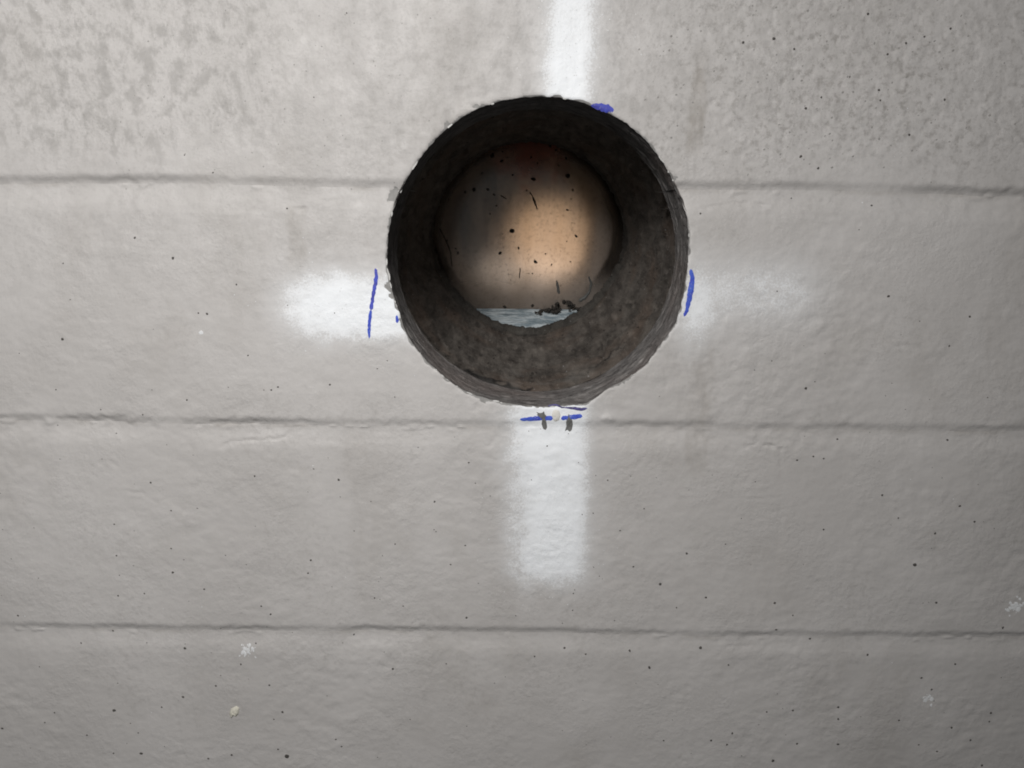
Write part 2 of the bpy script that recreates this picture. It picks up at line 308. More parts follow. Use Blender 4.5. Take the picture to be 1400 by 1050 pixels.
# ---------------------------------------------------------------- material helpers
class NT:
    def __init__(self, name):
        self.m = bpy.data.materials.new(name)
        self.m.use_nodes = True
        self.t = self.m.node_tree
        self.b = self.t.nodes['Principled BSDF']

    def n(self, typ, **kw):
        nd = self.t.nodes.new(typ)
        for k, v in kw.items():
            setattr(nd, k, v)
        return nd

    def put(self, sock, v):
        if hasattr(v, 'is_linked') or isinstance(v, bpy.types.NodeSocket):
            self.t.links.new(v, sock)
        else:
            if isinstance(v, tuple) and len(v) == 3 and sock.type == 'RGBA':
                v = v + (1,)
            sock.default_value = v

    def math(self, op, a, b=0.0, c=None, clamp=False):
        nd = self.n('ShaderNodeMath', operation=op, use_clamp=clamp)
        self.put(nd.inputs[0], a)
        self.put(nd.inputs[1], b)
        if c is not None:
            self.put(nd.inputs[2], c)
        return nd.outputs[0]

    def pos(self, scale=(1, 1, 1)):
        g = self.n('ShaderNodeNewGeometry')
        mp = self.n('ShaderNodeMapping')
        mp.inputs['Scale'].default_value = scale
        self.t.links.new(g.outputs['Position'], mp.inputs[0])
        return mp.outputs[0]

    def noise(self, scale, detail=3.0, rough=0.5, vec=None, dist=0.0):
        nd = self.n('ShaderNodeTexNoise')
        nd.inputs['Scale'].default_value = scale
        nd.inputs['Detail'].default_value = detail
        nd.inputs['Roughness'].default_value = rough
        nd.inputs['Distortion'].default_value = dist
        self.t.links.new(vec if vec is not None else self.pos(), nd.inputs['Vector'])
        return nd.outputs['Fac']

    def voro(self, scale, vec=None):
        nd = self.n('ShaderNodeTexVoronoi')
        nd.inputs['Scale'].default_value = scale
        self.t.links.new(vec if vec is not None else self.pos(), nd.inputs['Vector'])
        return nd.outputs['Distance']

    def ramp(self, v, a, b, lo=0.0, hi=1.0):
        nd = self.n('ShaderNodeMapRange', interpolation_type='SMOOTHSTEP')
        self.put(nd.inputs['Value'], v)
        nd.inputs['From Min'].default_value = a
        nd.inputs['From Max'].default_value = b
        nd.inputs['To Min'].default_value = lo
        nd.inputs['To Max'].default_value = hi
        return nd.outputs['Result']

    def mix(self, f, a, b, blend='MIX'):
        nd = self.n('ShaderNodeMix', data_type='RGBA', blend_type=blend)
        self.put(nd.inputs[0], f)
        self.put(nd.inputs[6], a)
        self.put(nd.inputs[7], b)
        return nd.outputs[2]

    def attr(self, name):
        nd = self.n('ShaderNodeAttribute', attribute_name=name)
        return nd.outputs['Fac']

    def bump(self, h, dist, strength=1.0, prev=None):
        nd = self.n('ShaderNodeBump')
        nd.inputs['Distance'].default_value = dist
        nd.inputs['Strength'].default_value = strength
        self.t.links.new(h, nd.inputs['Height'])
        if prev is not None:
            self.t.links.new(prev, nd.inputs['Normal'])
        return nd.outputs['Normal']

    def set(self, **kw):
        for k, v in kw.items():
            self.put(self.b.inputs[k.replace('_', ' ')], v)
        return self.m


def paint_material():
    T = NT('grey_wall_paint')
    big = T.noise(5.0, 4, 0.6)
    mid = T.noise(34.0, 5, 0.6)
    base = T.mix(T.ramp(big, 0.35, 0.65), (0.480, 0.462, 0.450), (0.531, 0.513, 0.502))
    base = T.mix(T.ramp(mid, 0.3, 0.75, 0.0, 0.35), base, (0.43, 0.415, 0.40))
    # blotches where the top coat is thin
    bn = T.noise(86.0, 5, 0.62, dist=0.2, vec=T.pos((1, 1, 0.75)))
    bm = T.math('MULTIPLY', T.ramp(bn, 0.44, 0.63), T.attr('blotch'))
    base = T.mix(T.math('MULTIPLY', bm, 0.60), base, (0.300, 0.288, 0.276))
    gr = T.math('MULTIPLY', T.ramp(T.noise(150.0, 5, 0.75), 0.47, 0.66), T.attr('grime'))
    base = T.mix(T.math('MULTIPLY', gr, 0.70), base, (0.27, 0.255, 0.24))
    fine = T.noise(420.0, 3, 0.6)
    base = T.mix(T.math('MULTIPLY', T.ramp(fine, 0.52, 0.72), T.math('MULTIPLY_ADD', T.attr('blotch'), 0.22, 0.10)), base, (0.26, 0.25, 0.24))
    # brown dirt runs
    st = T.math('MULTIPLY', T.attr('stain'), T.ramp(T.noise(90.0, 4, 0.65, vec=T.pos((1, 1, 0.4))), 0.3, 0.7, 0.35, 1.0))
    base = T.mix(T.math('MULTIPLY', st, 0.62), base, (0.27, 0.245, 0.215))
    # white aerosol paint: a mist that breaks into dots at its edge
    sp = T.math('MULTIPLY', T.attr('spray'), T.ramp(T.noise(75.0, 5, 0.7), 0.3, 0.62, 0.84, 1.06))
    grain = T.noise(620.0, 2, 0.7)
    dots = T.math('ADD', sp, T.math('MULTIPLY', T.math('SUBTRACT', grain, 0.5), 1.1))
    solid = T.ramp(dots, 0.35, 0.75)
    mist = T.math('MULTIPLY_ADD', solid, 0.38, T.math('MULTIPLY', sp, 0.62), clamp=True)
    mist = T.math('MULTIPLY', mist, T.ramp(sp, 0.0, 0.08))
    base = T.mix(mist, base, (0.87, 0.895, 0.925))
    # bare block where the paint has come away
    bare = T.mix(T.noise(300.0, 3, 0.6), (0.20, 0.195, 0.19), (0.34, 0.335, 0.325))
    base = T.mix(T.ramp(T.attr('bare'), 0.35, 0.6), base, bare)
    vary = T.ramp(T.noise(16.0, 3, 0.6), 0.35, 0.65, 0.25, 1.0)
    hn = T.math('MULTIPLY', T.noise(210.0, 6, 0.68), vary)
    h1 = T.bump(hn, 0.0010, 1.0)
    h2 = T.bump(T.noise(1100.0, 2, 0.6), 0.00010, 0.6, h1)
    rough = T.math('MULTIPLY_ADD', T.attr('bare'), 0.3, T.ramp(mid, 0.3, 0.7, 0.42, 0.60))
    return T.set(Base_Color=base, Roughness=rough, Specular_IOR_Level=0.35, Normal=h2)


def bore_material(name, dark, light, warm, ring):
    T = NT(name)
    v = T.pos((1, 2.0, 1)) if ring else T.pos((1, 0.28, 1))
    a = T.noise(60.0, 6, 0.68, vec=v)
    col = T.mix(T.ramp(a, 0.33, 0.68), dark, light)
    col = T.mix(T.ramp(T.noise(14.0, 3, 0.6), 0.45, 0.7, 0, 0.7), col, warm)
    sc = T.noise(900.0, 3, 0.6, vec=T.pos((0.10, 1, 0.10))) if ring else T.noise(300.0, 4, 0.7, vec=v)
    col = T.mix(T.ramp(sc, 0.56, 0.74, 0, 0.45), col, tuple(c * 1.9 for c in light))
    ag = T.n('ShaderNodeTexVoronoi')
    ag.inputs['Scale'].default_value = 95.0
    T.t.links.new(v, ag.inputs['Vector'])
    sep = T.n('ShaderNodeSeparateColor')
    T.t.links.new(ag.outputs['Color'], sep.inputs[0])
    stone = T.ramp(sep.outputs[0], 0.0, 1.0, 0.55, 1.5)
    edge = T.ramp(ag.outputs['Distance'], 0.25, 0.5, 1.0, 0.0)
    sc3 = T.n('ShaderNodeMix', data_type='RGBA', blend_type='MULTIPLY')
    T.put(sc3.inputs[0], T.math('MULTIPLY', edge, 0.75))
    T.put(sc3.inputs[6], col)
    cb = T.n('ShaderNodeCombineColor')
    for i in range(3):
        T.t.links.new(stone, cb.inputs[i])
    T.t.links.new(cb.outputs[0], sc3.inputs[7])
    col = sc3.outputs[2]
    pore = T.ramp(T.noise(140.0, 3, 0.7, vec=v), 0.62, 0.70, 0.0, 0.8)
    col = T.mix(pore, col, tuple(c * 0.35 for c in dark))
    vo = T.voro(150.0, v if not ring else None)
    chip = T.ramp(vo, 0.07, 0.13, 1.0, 0.0)
    chip = T.math('MULTIPLY', chip, T.ramp(T.noise(70.0, 2), 0.52, 0.62))
    col = T.mix(chip, col, (0.42, 0.41, 0.40))
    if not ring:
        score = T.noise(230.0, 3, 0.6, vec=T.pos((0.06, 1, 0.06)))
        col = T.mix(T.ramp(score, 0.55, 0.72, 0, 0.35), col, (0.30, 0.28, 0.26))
        col = T.mix(T.attr('crevice_shade'), col, (0.022, 0.021, 0.022))  # mixes in the painted crevice shade
        col = T.mix(T.math('MULTIPLY', T.attr('pale_floor'), 0.55), col, (0.30, 0.285, 0.265))
    n1 = T.bump(T.noise(170.0, 5, 0.7, vec=v), 0.0020, 1.0)
    n2 = T.bump(sc, 0.0006, 0.7, n1)
    return T.set(Base_Color=col, Roughness=0.85, Specular_IOR_Level=0.25, Normal=n2)


def plain(name, col, rough=0.7, var=0.25, scale=200.0, bump=0.0003, spec=0.3, metallic=0.0):
    T = NT(name)
    c = T.mix(T.noise(scale, 4, 0.6), tuple(x * (1 - var) for x in col), tuple(min(x * (1 + var), 1) for x in col))
    nm = T.bump(T.noise(scale * 1.7, 4, 0.6), bump, 0.8)
    return T.set(Base_Color=c, Roughness=rough, Specular_IOR_Level=spec, Normal=nm, Metallic=metallic)


M_PAINT = paint_material()
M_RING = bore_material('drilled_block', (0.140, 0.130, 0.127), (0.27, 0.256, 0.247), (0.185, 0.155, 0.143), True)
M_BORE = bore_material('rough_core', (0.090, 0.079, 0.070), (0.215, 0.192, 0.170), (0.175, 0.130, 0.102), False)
M_LIP = bore_material('dark_core_end', (0.07, 0.065, 0.06), (0.12, 0.112, 0.10), (0.10, 0.085, 0.07), False)  # darker copy of the bore material for its far end
M_CAV = plain('shield_dark', (0.06, 0.058, 0.055), 0.9)


# ---------------------------------------------------------------- object helpers
def link(name, me, mat, parent=None, smooth=True):
    o = bpy.data.objects.new(name, me)
    COL.objects.link(o)
    if mat is not None:
        me.materials.append(mat)
    if len(me.polygons):
        me.polygons.foreach_set('use_smooth', np.full(len(me.polygons), bool(smooth)))
    if parent is not None:
        o.parent = parent
        o.matrix_parent_inverse = Matrix.Translation(-parent.location)
    return o


def mesh_np(name, verts, quads, tris=None):
    verts = np.asarray(verts, dtype=np.float32)
    me = bpy.data.meshes.new(name)
    nq = len(quads)
    nt = 0 if tris is None else len(tris)
    me.vertices.add(len(verts))
    me.vertices.foreach_set('co', verts.ravel())
    me.loops.add(nq * 4 + nt * 3)
    lv = np.asarray(quads, dtype=np.int32).ravel()
    if nt:
        lv = np.concatenate([lv, np.asarray(tris, dtype=np.int32).ravel()])
    me.loops.foreach_set('vertex_index', lv)
    me.polygons.add(nq + nt)
    st = np.concatenate([np.arange(nq) * 4, nq * 4 + np.arange(nt) * 3]).astype(np.int32)
    me.polygons.foreach_set('loop_start', st)
    me.update(calc_edges=True)
    me.validate()
    return me


def thing(name, label, cat, loc, group=None):
    e = bpy.data.objects.new(name, None)
    COL.objects.link(e)
    e.location = loc
    e['label'] = label
    e['category'] = cat
    if group:
        e['group'] = group
    return e


# ---------------------------------------------------------------- block wall
wall = thing('block_wall', 'grey painted concrete block wall with white spray cross and a round drilled hole', 'wall', (0, 0, -0.79))
wall['kind'] = 'thing'

FINE = 1.6
xs = np.arange(-520, 520.01, FINE)
xs = np.concatenate([np.arange(-1000, -520, 8.0), xs, np.arange(528, 1000.1, 8.0)])
pj = np.unique(np.array([float(p) for c in PERP for p in c if abs(p) < 1000]))
xs = xs[np.abs(xs[:, None] - pj[None, :]).min(1) > 0.55]
xs = np.unique(np.round(np.concatenate([xs, pj]), 3))


def grid_piece(name, gx, zt, zb, nrow, parent, skirt):
    """one painted face between two wavy lines, with returns going back into the wall"""
    v = np.linspace(0, 1, nrow + 1)[:, None]
    X = np.broadcast_to(gx[None, :], (nrow + 1, len(gx))).copy()
    Z = zt[None, :] * (1 - v) + zb[None, :] * v
    dx, dz = X - HC[0], Z - HC[1]
    R = np.hypot(dx, dz)
    near = R.min() < RB + 12
    H = relief(X.copy(), Z.copy())
    nr, nc = X.shape
    idx = np.arange(nr * nc).reshape(nr, nc)
    q = np.stack([idx[:-1, :-1], idx[1:, :-1], idx[1:, 1:], idx[:-1, 1:]], -1).reshape(-1, 4)
    inside = np.zeros((nr, nc), bool)
    if near:
        th = np.arctan2(dz, dx)
        ro = hole_r(th)
        inside = R < ro
        fi = inside.ravel()[q]
        q = q[~fi.all(1)]
        X = np.where(inside, HC[0] + ro * np.cos(th), X)
        Z = np.where(inside, HC[1] + ro * np.sin(th), Z)
        H = np.where(inside, relief(X.copy(), Z.copy()) - 0.5, H)
    V = np.stack([X.ravel(), -H.ravel(), Z.ravel()], -1)
    used = np.unique(q)
    remap = np.full(nr * nc, -1)
    remap[used] = np.arange(len(used))
    V = V[used]
    q = remap[q]
    ins = inside.ravel()[used]
    nv0 = len(V)
    # returns along the border
    border = []
    for a, b in ((idx[0, :-1], idx[0, 1:]), (idx[-1, 1:], idx[-1, :-1]), (idx[1:, 0], idx[:-1, 0]), (idx[:-1, -1], idx[1:, -1])):
        a = remap[a.ravel()]
        b = remap[b.ravel()]
        ok = (a >= 0) & (b >= 0)
        ok &= ~(ins[np.clip(a, 0, None)] & ins[np.clip(b, 0, None)])
        border.append(np.stack([a[ok], b[ok]], -1))
    border = np.concatenate(border)
    if len(border):
        bu = np.unique(border)
        fm = np.full(nv0, -1)
        fm[bu] = nv0 + np.arange(len(bu))
        bm = fm + len(bu)
        BV = V[bu].copy()
        BV[:, 1] = skirt
        V = np.concatenate([V, V[bu], BV])
        q = np.concatenate([q, np.stack([fm[border[:, 0]], fm[border[:, 1]], bm[border[:, 1]], bm[border[:, 0]]], -1)])
    me = mesh_np(name, V / 1000.0, q)
    x, z = V[:, 0], V[:, 2]
    for an, fn in (('spray', spray_mask), ('blotch', blotch_mask), ('stain', stain_mask), ('grime', grime_mask), ('bare', bare_mask)):
        at = me.attributes.new(an, 'FLOAT', 'POINT')
        at.data.foreach_set('value', fn(x, z).astype(np.float32))
    return link(name, me, M_PAINT, parent)


for c in range(6):
    lines = sorted(p for p in PERP[c] if -1000 < p < 1000)
    edges = [-1000.0] + lines + [1000.0]
    coarse = c in (0, 5)
    for a, b in zip(edges[:-1], edges[1:]):
        if b - a < 12:
            continue
        far = coarse or a > 520 or b < -520
        gx = xs[(xs >= a - 1e-6) & (xs <= b + 1e-6)]
        if far:
            gx = np.linspace(a, b, max(3, int((b - a) / 7)))
        zt = bed_line(c, gx) - JOINT
        zb = bed_line(c + 1, gx)
        nrow = 26 if far else int(round((zt.mean() - zb.mean()) / FINE))
        grid_piece('block', gx, zt, zb, nrow, wall, 100.0)
for k in range(1, 6):
    gx = xs
    zt = bed_line(k, gx)
    grid_piece('mortar_joint', gx, zt, zt - JOINT, 12 if 2 <= k <= 4 else 5, wall, 60.0)


# ---------------------------------------------------------------- the drilled hole through the wall
def revolve(name, ys, rfun, mat, parent, nth=540, attrs=None):
    th = np.linspace(-np.pi, np.pi, nth, endpoint=False)
    TH, Y = np.meshgrid(th, np.asarray(ys, float))
    R = rfun(TH, Y)
    V = np.stack([HC[0] + R * np.cos(TH), Y, HC[1] + R * np.sin(TH)], -1)
    n, m = TH.shape
    idx = np.arange(n * m).reshape(n, m)
    nx = np.roll(idx, -1, 1)
    q = np.stack([idx[:-1], idx[1:], nx[1:], nx[:-1]], -1).reshape(-1, 4)
    me = mesh_np(name, V.reshape(-1, 3) / 1000, q)
    for an, fn in (attrs or {}).items():
        at = me.attributes.new(an, 'FLOAT', 'POINT')
        at.data.foreach_set('value', fn(TH, Y).ravel().astype(np.float32))
    return link(name, me, mat, parent)


SHELL = 58.0


def r_ring(th, y):
    o = hole_r(th)
    t = sstep(2, 26, y)
    r = o * (1 - t) + (RB - 0.6) * t
    c, s = np.cos(th), np.sin(th)
    r = r + np.where(y < 3.0, (3.0 - y) * 0.45, 0)
    r = r + 0.55 * vnoise(y / 2.6, c * 4 + s * 3 + 40, 201) * sstep(2, 8, y)
    r = r + 0.8 * fbm(c * 14 + 30, s * 14 + y / 12.0 + 30, 203, 3) * sstep(1, 10, y)
    return r


def r_core(th, y):
    c, s = np.cos(th), np.sin(th)
    ar = th * 125.0
    n = fbm(c * 9 + 30, s * 9 + y / 42.0, 210, 4)
    step = sstep(SHELL, SHELL + 7, y)
    r = RB - 0.6 + step * (6.5 + 3.2 * n)
    # crumbled pocket just behind the front shell, bottom left
    pk = np.exp(-((th + 1.86) / 0.26) ** 2) * np.exp(-((y - SHELL - 16) / 11.0) ** 2)
    r = r + 8.0 * pk * (0.75 + 0.6 * vnoise(c * 34 + 7, y / 16.0, 214))
    pk = np.exp(-((th + 1.55) / 0.5) ** 2) * np.exp(-((y - SHELL - 46) / 26.0) ** 2)
    r = r - 2.6 * pk * (0.6 + 0.7 * n)
    r = r + 0.9 * fbm(c * 32 + 60, s * 32 + y / 14.0, 216, 2) * step
    # the core ends on a darker, narrower lip
    r = r - sstep(200, 352, y) * (5.0 + 7.5 * sstep(-0.2, 0.8, -s) + 2.4 * n)
    return r


def r_lip(th, y):
    c, s = np.cos(th), np.sin(th)
    return 128.0 - 7.5 * sstep(-0.2, 0.8, -s) - sstep(346, 374, y) * (1.5 + 6.0 * sstep(-0.2, 0.8, -s) + 1.2 * vnoise(c * 20 + 3, s * 20 + 3, 218) + 0.8 * vnoise(c * 60, s * 60 + 3, 219))


def crevice_shade(th, y):
    # crevice shade put into the colour, with dark crack lines, behind the front shell
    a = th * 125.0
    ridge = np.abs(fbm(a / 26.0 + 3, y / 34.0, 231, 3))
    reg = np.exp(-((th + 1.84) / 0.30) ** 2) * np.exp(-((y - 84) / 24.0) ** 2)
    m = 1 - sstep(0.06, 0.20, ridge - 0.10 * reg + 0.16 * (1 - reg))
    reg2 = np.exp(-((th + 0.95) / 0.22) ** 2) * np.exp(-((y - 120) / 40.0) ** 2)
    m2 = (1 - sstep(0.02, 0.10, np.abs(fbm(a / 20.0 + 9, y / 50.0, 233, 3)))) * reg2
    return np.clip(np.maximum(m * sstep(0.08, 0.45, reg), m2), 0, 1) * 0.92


def pale_floor(th, y):  # paler patches along the bore floor
    a = th * 125.0
    reg = np.exp(-((th + 1.50) / 0.42) ** 2) * np.exp(-((y - 120) / 60.0) ** 2)
    return reg * sstep(-0.15, 0.45, fbm(a / 30.0, y / 70.0, 240, 4))


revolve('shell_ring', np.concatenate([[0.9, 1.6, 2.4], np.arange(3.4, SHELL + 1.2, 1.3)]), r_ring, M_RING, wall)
revolve('hole_lining', np.concatenate([np.arange(SHELL + 0.6, 130, 2.0), np.arange(130, 356, 4.0)]), r_core, M_BORE, wall, 480, {'crevice_shade': crevice_shade, 'pale_floor': pale_floor})
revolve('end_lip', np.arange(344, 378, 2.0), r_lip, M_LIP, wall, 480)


def r_cav(th, y):
    return np.interp(y, [372, 374, 436], [130.0, 330.0, 330.0]) + 0 * th


revolve('cavity_shield', [372.0, 374.0, 400.0, 436.0], r_cav, M_CAV, wall, 120)  # back of the wall plus an unseen drum added to block stray light


# ---------------------------------------------------------------- marks on the wall
GX0, GZ0, GS = -560.0, -570.0, 1.6
_gx, _gz = np.meshgrid(np.arange(GX0, 560, GS), np.arange(GZ0, 210, GS))
_GH = relief(_gx.copy(), _gz.copy())


def wall_h(x, z):
    x = np.atleast_1d(np.asarray(x, float))
    z = np.atleast_1d(np.asarray(z, float))
    u = np.clip((x - GX0) / GS, 0, _GH.shape[1] - 1.001)
    v = np.clip((z - GZ0) / GS, 0, _GH.shape[0] - 1.001)
    i, j = u.astype(int), v.astype(int)
    a, b = u - i, v - j
    return (_GH[j, i] * (1 - a) + _GH[j, i + 1] * a) * (1 - b) + (_GH[j + 1, i] * (1 - a) + _GH[j + 1, i + 1] * a) * b


def resample(pts, step):
    p = np.array(pts, float)
    d = np.concatenate([[0], np.cumsum(np.hypot(*np.diff(p, axis=0).T))])
    n = max(4, int(d[-1] / step))
    t = np.linspace(0, d[-1], n)
    return np.stack([np.interp(t, d, p[:, 0]), np.interp(t, d, p[:, 1])], -1)


def stroke(name, pts, width, mat, parent, label=None, lift=0.28, taper=True, yfun=None, seed=0):
    p = resample(pts, 0.8)
    n = len(p)
    g = np.gradient(p, axis=0)
    g /= np.linalg.norm(g, axis=1)[:, None] + 1e-9
    nrm = np.stack([-g[:, 1], g[:, 0]], -1)
    s = np.arange(n) * 0.8
    t = np.linspace(0, 1, n)
    w = np.interp(t, np.linspace(0, 1, len(width)), width) if isinstance(width, (list, tuple)) else np.full(n, width)
    if taper:
        w = w * np.sqrt(np.clip(np.minimum(t, 1 - t) * n * 0.8 / 1.6, 0.05, 1))
    cols = np.linspace(-1, 1, 5)
    wl = w * (1 + 0.22 * vnoise(s / 1.8, s * 0 + seed, 300)) * 0.5
    wr = w * (1 + 0.22 * vnoise(s / 1.8, s * 0 + seed + 9, 301)) * 0.5
    V = []
    for cc in cols:
        off = np.where(cc < 0, wl, wr) * cc
        V.append(p + nrm * off[:, None])
    V = np.stack(V, 1)
    X, Z = V[..., 0], V[..., 1]
    H = relief(X.copy(), Z.copy()) if yfun is None else yfun(X, Z)
    lf = lift * (1 - 0.9 * np.abs(cols)[None, :] ** 3)
    VV = np.stack([X, -(H + lf), Z], -1).reshape(-1, 3)
    idx = np.arange(n * 5).reshape(n, 5)
    q = np.stack([idx[:-1, :-1], idx[:-1, 1:], idx[1:, 1:], idx[1:, :-1]], -1).reshape(-1, 4)
    o = link(name, mesh_np(name, VV / 1000, q), mat, parent)
    if label:
        o['label'] = label
    return o


def ink_material(name, a, b):
    T = NT(name)
    c = T.mix(T.ramp(T.noise(140.0, 3, 0.6), 0.35, 0.65), a, b)
    sk = T.ramp(T.noise(520.0, 3, 0.7), 0.58, 0.70, 0.0, 0.45)
    c = T.mix(sk, c, (0.50, 0.52, 0.60))
    return T.set(Base_Color=c, Roughness=0.6, Specular_IOR_Level=0.25, Normal=T.bump(T.noise(300.0, 4, 0.6), 0.0003, 0.7))


M_INK = ink_material('blue_marker_ink', (0.055, 0.085, 0.50), (0.075, 0.14, 0.60))
M_INKV = ink_material('violet_blue_ink', (0.065, 0.070, 0.36), (0.070, 0.095, 0.52))
M_INKD = ink_material('dark_violet_ink', (0.05, 0.045, 0.13), (0.11, 0.10, 0.28))
stroke('marker_line', INK['left'][:5], [2.2, 3.3, 3.0, 2.9, 2.9], M_INKV, wall, 'thin blue marker line left of the hole, upper piece', seed=1)
stroke('marker_line', INK['left'][4:], [2.6, 3.0, 2.6, 1.4], M_INK, wall, 'thin blue marker line left of the hole, lower piece', seed=2)
stroke('marker_line', INK['leftstub'], 2.6, M_INK, wall, 'short blue marker stub at left rim of the hole', seed=3)
stroke('marker_line', INK['right'], [2.6, 3.8, 4.0, 3.0, 3.0, 2.4], M_INK, wall, 'thick blue marker stroke at right rim of the hole', seed=4)
stroke('marker_line', INK['right2'], [1.8, 2.2, 2.4, 2.0], M_INK, wall, 'second thinner blue marker stroke at right rim', lift=0.2, seed=5)
stroke('marker_line', INK['bottoma'], [3.0, 4.0, 4.2, 4.0], M_INK, wall, 'blue marker line under the hole, left half', seed=6)
stroke('marker_line', INK['bottomb'], [3.6, 4.2, 4.2], M_INK, wall, 'blue marker line under the hole, right half', seed=7)
stroke('marker_line', INK['under'], [1.6, 1.4, 1.2, 1.8, 3.0, 1.6], M_INKD, wall, 'thin dark violet marker line along the bottom rim', seed=8)
stroke('marker_line', INK['top'], [2.0, 5.0, 6.5, 4.0], M_INKV, wall, 'violet blue marker blot at upper right rim', seed=9)


def speck_mesh(name, items, mat, parent, yfun, height=0.35, nside=9, seed=1):
    rg = np.random.default_rng(seed)
    V, Q, Tt = [], [], []
    for it in items:
        x, z, r = it[:3]
        el = it[3] if len(it) > 3 else rg.uniform(0.75, 1.0)
        rot = it[4] if len(it) > 4 else rg.uniform(0, 3.14)
        a = np.linspace(0, 2 * np.pi, nside, endpoint=False)
        rr = r * rg.uniform(0.78, 1.2, nside)
        b0 = len(V)
        ux, uz = rr * np.cos(a), rr * el * np.sin(a)
        X = x + ux * math.cos(rot) - uz * math.sin(rot)
        Z = z + ux * math.sin(rot) + uz * math.cos(rot)
        Y = yfun(X, Z)
        Yi = yfun(x + (X - x) * 0.6, z + (Z - z) * 0.6)
        Yc = yfun(np.array([x]), np.array([z]))[0]
        hh = height * min(1.0, r)
        for k in range(nside):
            V.append((X[k], -(Y[k] + 0.06), Z[k]))
        for k in range(nside):
            V.append((x + (X[k] - x) * 0.6, -(Yi[k] + 0.1 + hh * 0.8), z + (Z[k] - z) * 0.6))
        V.append((x, -(Yc + 0.12 + hh), z))
        for k in range(nside):
            k2 = (k + 1) % nside
            Q.append((b0 + k, b0 + k2, b0 + nside + k2, b0 + nside + k))
            Tt.append((b0 + nside + k, b0 + nside + k2, b0 + 2 * nside))
    return link(name, mesh_np(name, np.array(V) / 1000, Q, Tt), mat, parent)


M_SPECK = plain('dark_grit', (0.075, 0.070, 0.065), 0.9)
items = [(x, z, r * 0.92) for x, z, r in SPECKS]
for k in range(170):                                    # fine scatter over the lower courses
    items.append((rng.uniform(-490, 500), rng.uniform(-520, -60), rng.uniform(0.35, 0.62)))
items = [i for i in items if math.hypot(i[0] - HC[0], i[1] - HC[1]) > RB + 8]
o = speck_mesh('dirt_specks', items, M_SPECK, wall, wall_h, seed=3)
o['kind'] = 'stuff'
M_PITS = plain('pit_shade', (0.27, 0.26, 0.25), 0.95)  # shade of tiny pits drawn as darker dots
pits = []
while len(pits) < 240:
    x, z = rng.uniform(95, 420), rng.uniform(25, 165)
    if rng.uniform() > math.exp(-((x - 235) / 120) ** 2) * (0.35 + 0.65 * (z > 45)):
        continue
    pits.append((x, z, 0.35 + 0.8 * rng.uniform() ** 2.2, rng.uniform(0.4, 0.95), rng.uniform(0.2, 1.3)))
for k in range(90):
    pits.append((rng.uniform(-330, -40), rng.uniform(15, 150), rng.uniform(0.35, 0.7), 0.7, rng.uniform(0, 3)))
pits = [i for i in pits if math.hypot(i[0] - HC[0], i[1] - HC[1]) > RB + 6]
o = speck_mesh('pit_shade_dots', pits, M_PITS, wall, wall_h, height=0.08, nside=7, seed=4)
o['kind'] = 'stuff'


def blob(name, outline, thick, mat, parent, label=None, seed=0, yfun=wall_h, sub=5, rough=0.25, base=0.05, shrink=1.0):
    """a lump stuck to the wall: outline polygon, domed towards its middle"""
    p = np.array(outline + outline[:1], float)
    p = resample([tuple(a) for a in p], 0.9)[:-1]
    n = len(p)
    c = p.mean(0)
    p = c + (p - c) * shrink
    V, rings = [], []
    for k in range(sub + 1):
        f = k / sub
        ring = c + (p - c) * (1 - f * 0.999)
        X, Z = ring[:, 0], ring[:, 1]
        H = yfun(X, Z)
        hh = thick * math.sqrt(max(0.0, 1 - (1 - f) ** 2)) * (1 + rough * vnoise(X / 1.4, Z / 1.4, 400 + seed))
        rings.append(np.stack([X, -(H + base + hh), Z], -1))
    V = np.concatenate(rings)
    idx = np.arange((sub + 1) * n).reshape(sub + 1, n)
    nx = np.roll(idx, -1, 1)
    q = np.stack([idx[:-1], nx[:-1], nx[1:], idx[1:]], -1).reshape(-1, 4)
    o = link(name, mesh_np(name, V / 1000, q), mat, parent)
    if label:
        o['label'] = label
    return o


M_SCAR = plain('bare_grey_scar', (0.155, 0.155, 0.15), 0.9, 0.6, 420, 0.0008)
M_PLUG = plain('cream_filler', (0.70, 0.685, 0.645), 0.8, 0.1, 300)
M_CHIP = plain('cream_plaster', (0.60, 0.58, 0.50), 0.8, 0.12, 250, 0.0004)
M_WHITE = plain('white_paint_scuff', (0.70, 0.71, 0.72), 0.75, 0.12, 300)
blob('grey_scar', [(29.2, -166.5), (31.0, -164.5), (32.0, -168), (34.2, -170.5), (33.6, -175), (34.6, -180), (35.4, -185), (33.6, -188.5), (30.6, -187), (28.6, -181), (29.0, -176), (29.6, -172.5), (26.2, -171.5), (22.4, -169.2), (24.6, -168.0), (21.6, -165.6), (26.0, -167.0)], 0.35, M_SCAR, wall, 'forked grey scar across the marker line under the hole', 1, shrink=0.74)
blob('grey_scar', [(52.0, -166), (53.6, -169.5), (56.6, -174), (57.6, -180), (56.6, -186.5), (54.2, -189), (51.2, -186.5), (48.2, -188.4), (50.0, -182), (49.2, -177), (50.6, -171)], 0.4, M_SCAR, wall, 'pointed dark grey scar at right end of the marker line', 2, shrink=0.74)
blob('filler_plug', [(38, -166), (41, -164.6), (44.6, -166.4), (46, -171), (44.4, -176), (41, -178), (37.8, -175.6), (36.8, -170)], 0.8, M_PLUG, wall, 'small cream filler plug in the gap of the marker line', 3, shrink=0.85)
blob('plaster_blob', [(-257.4, -462.4), (-254.6, -464.4), (-255.6, -470.6), (-258.4, -474.6), (-261.0, -472.6), (-263.8, -476.4), (-264.6, -470.6), (-262.6, -465.4)], 2.2, M_CHIP, wall, 'small cream plaster blob stuck low on the left', 4)


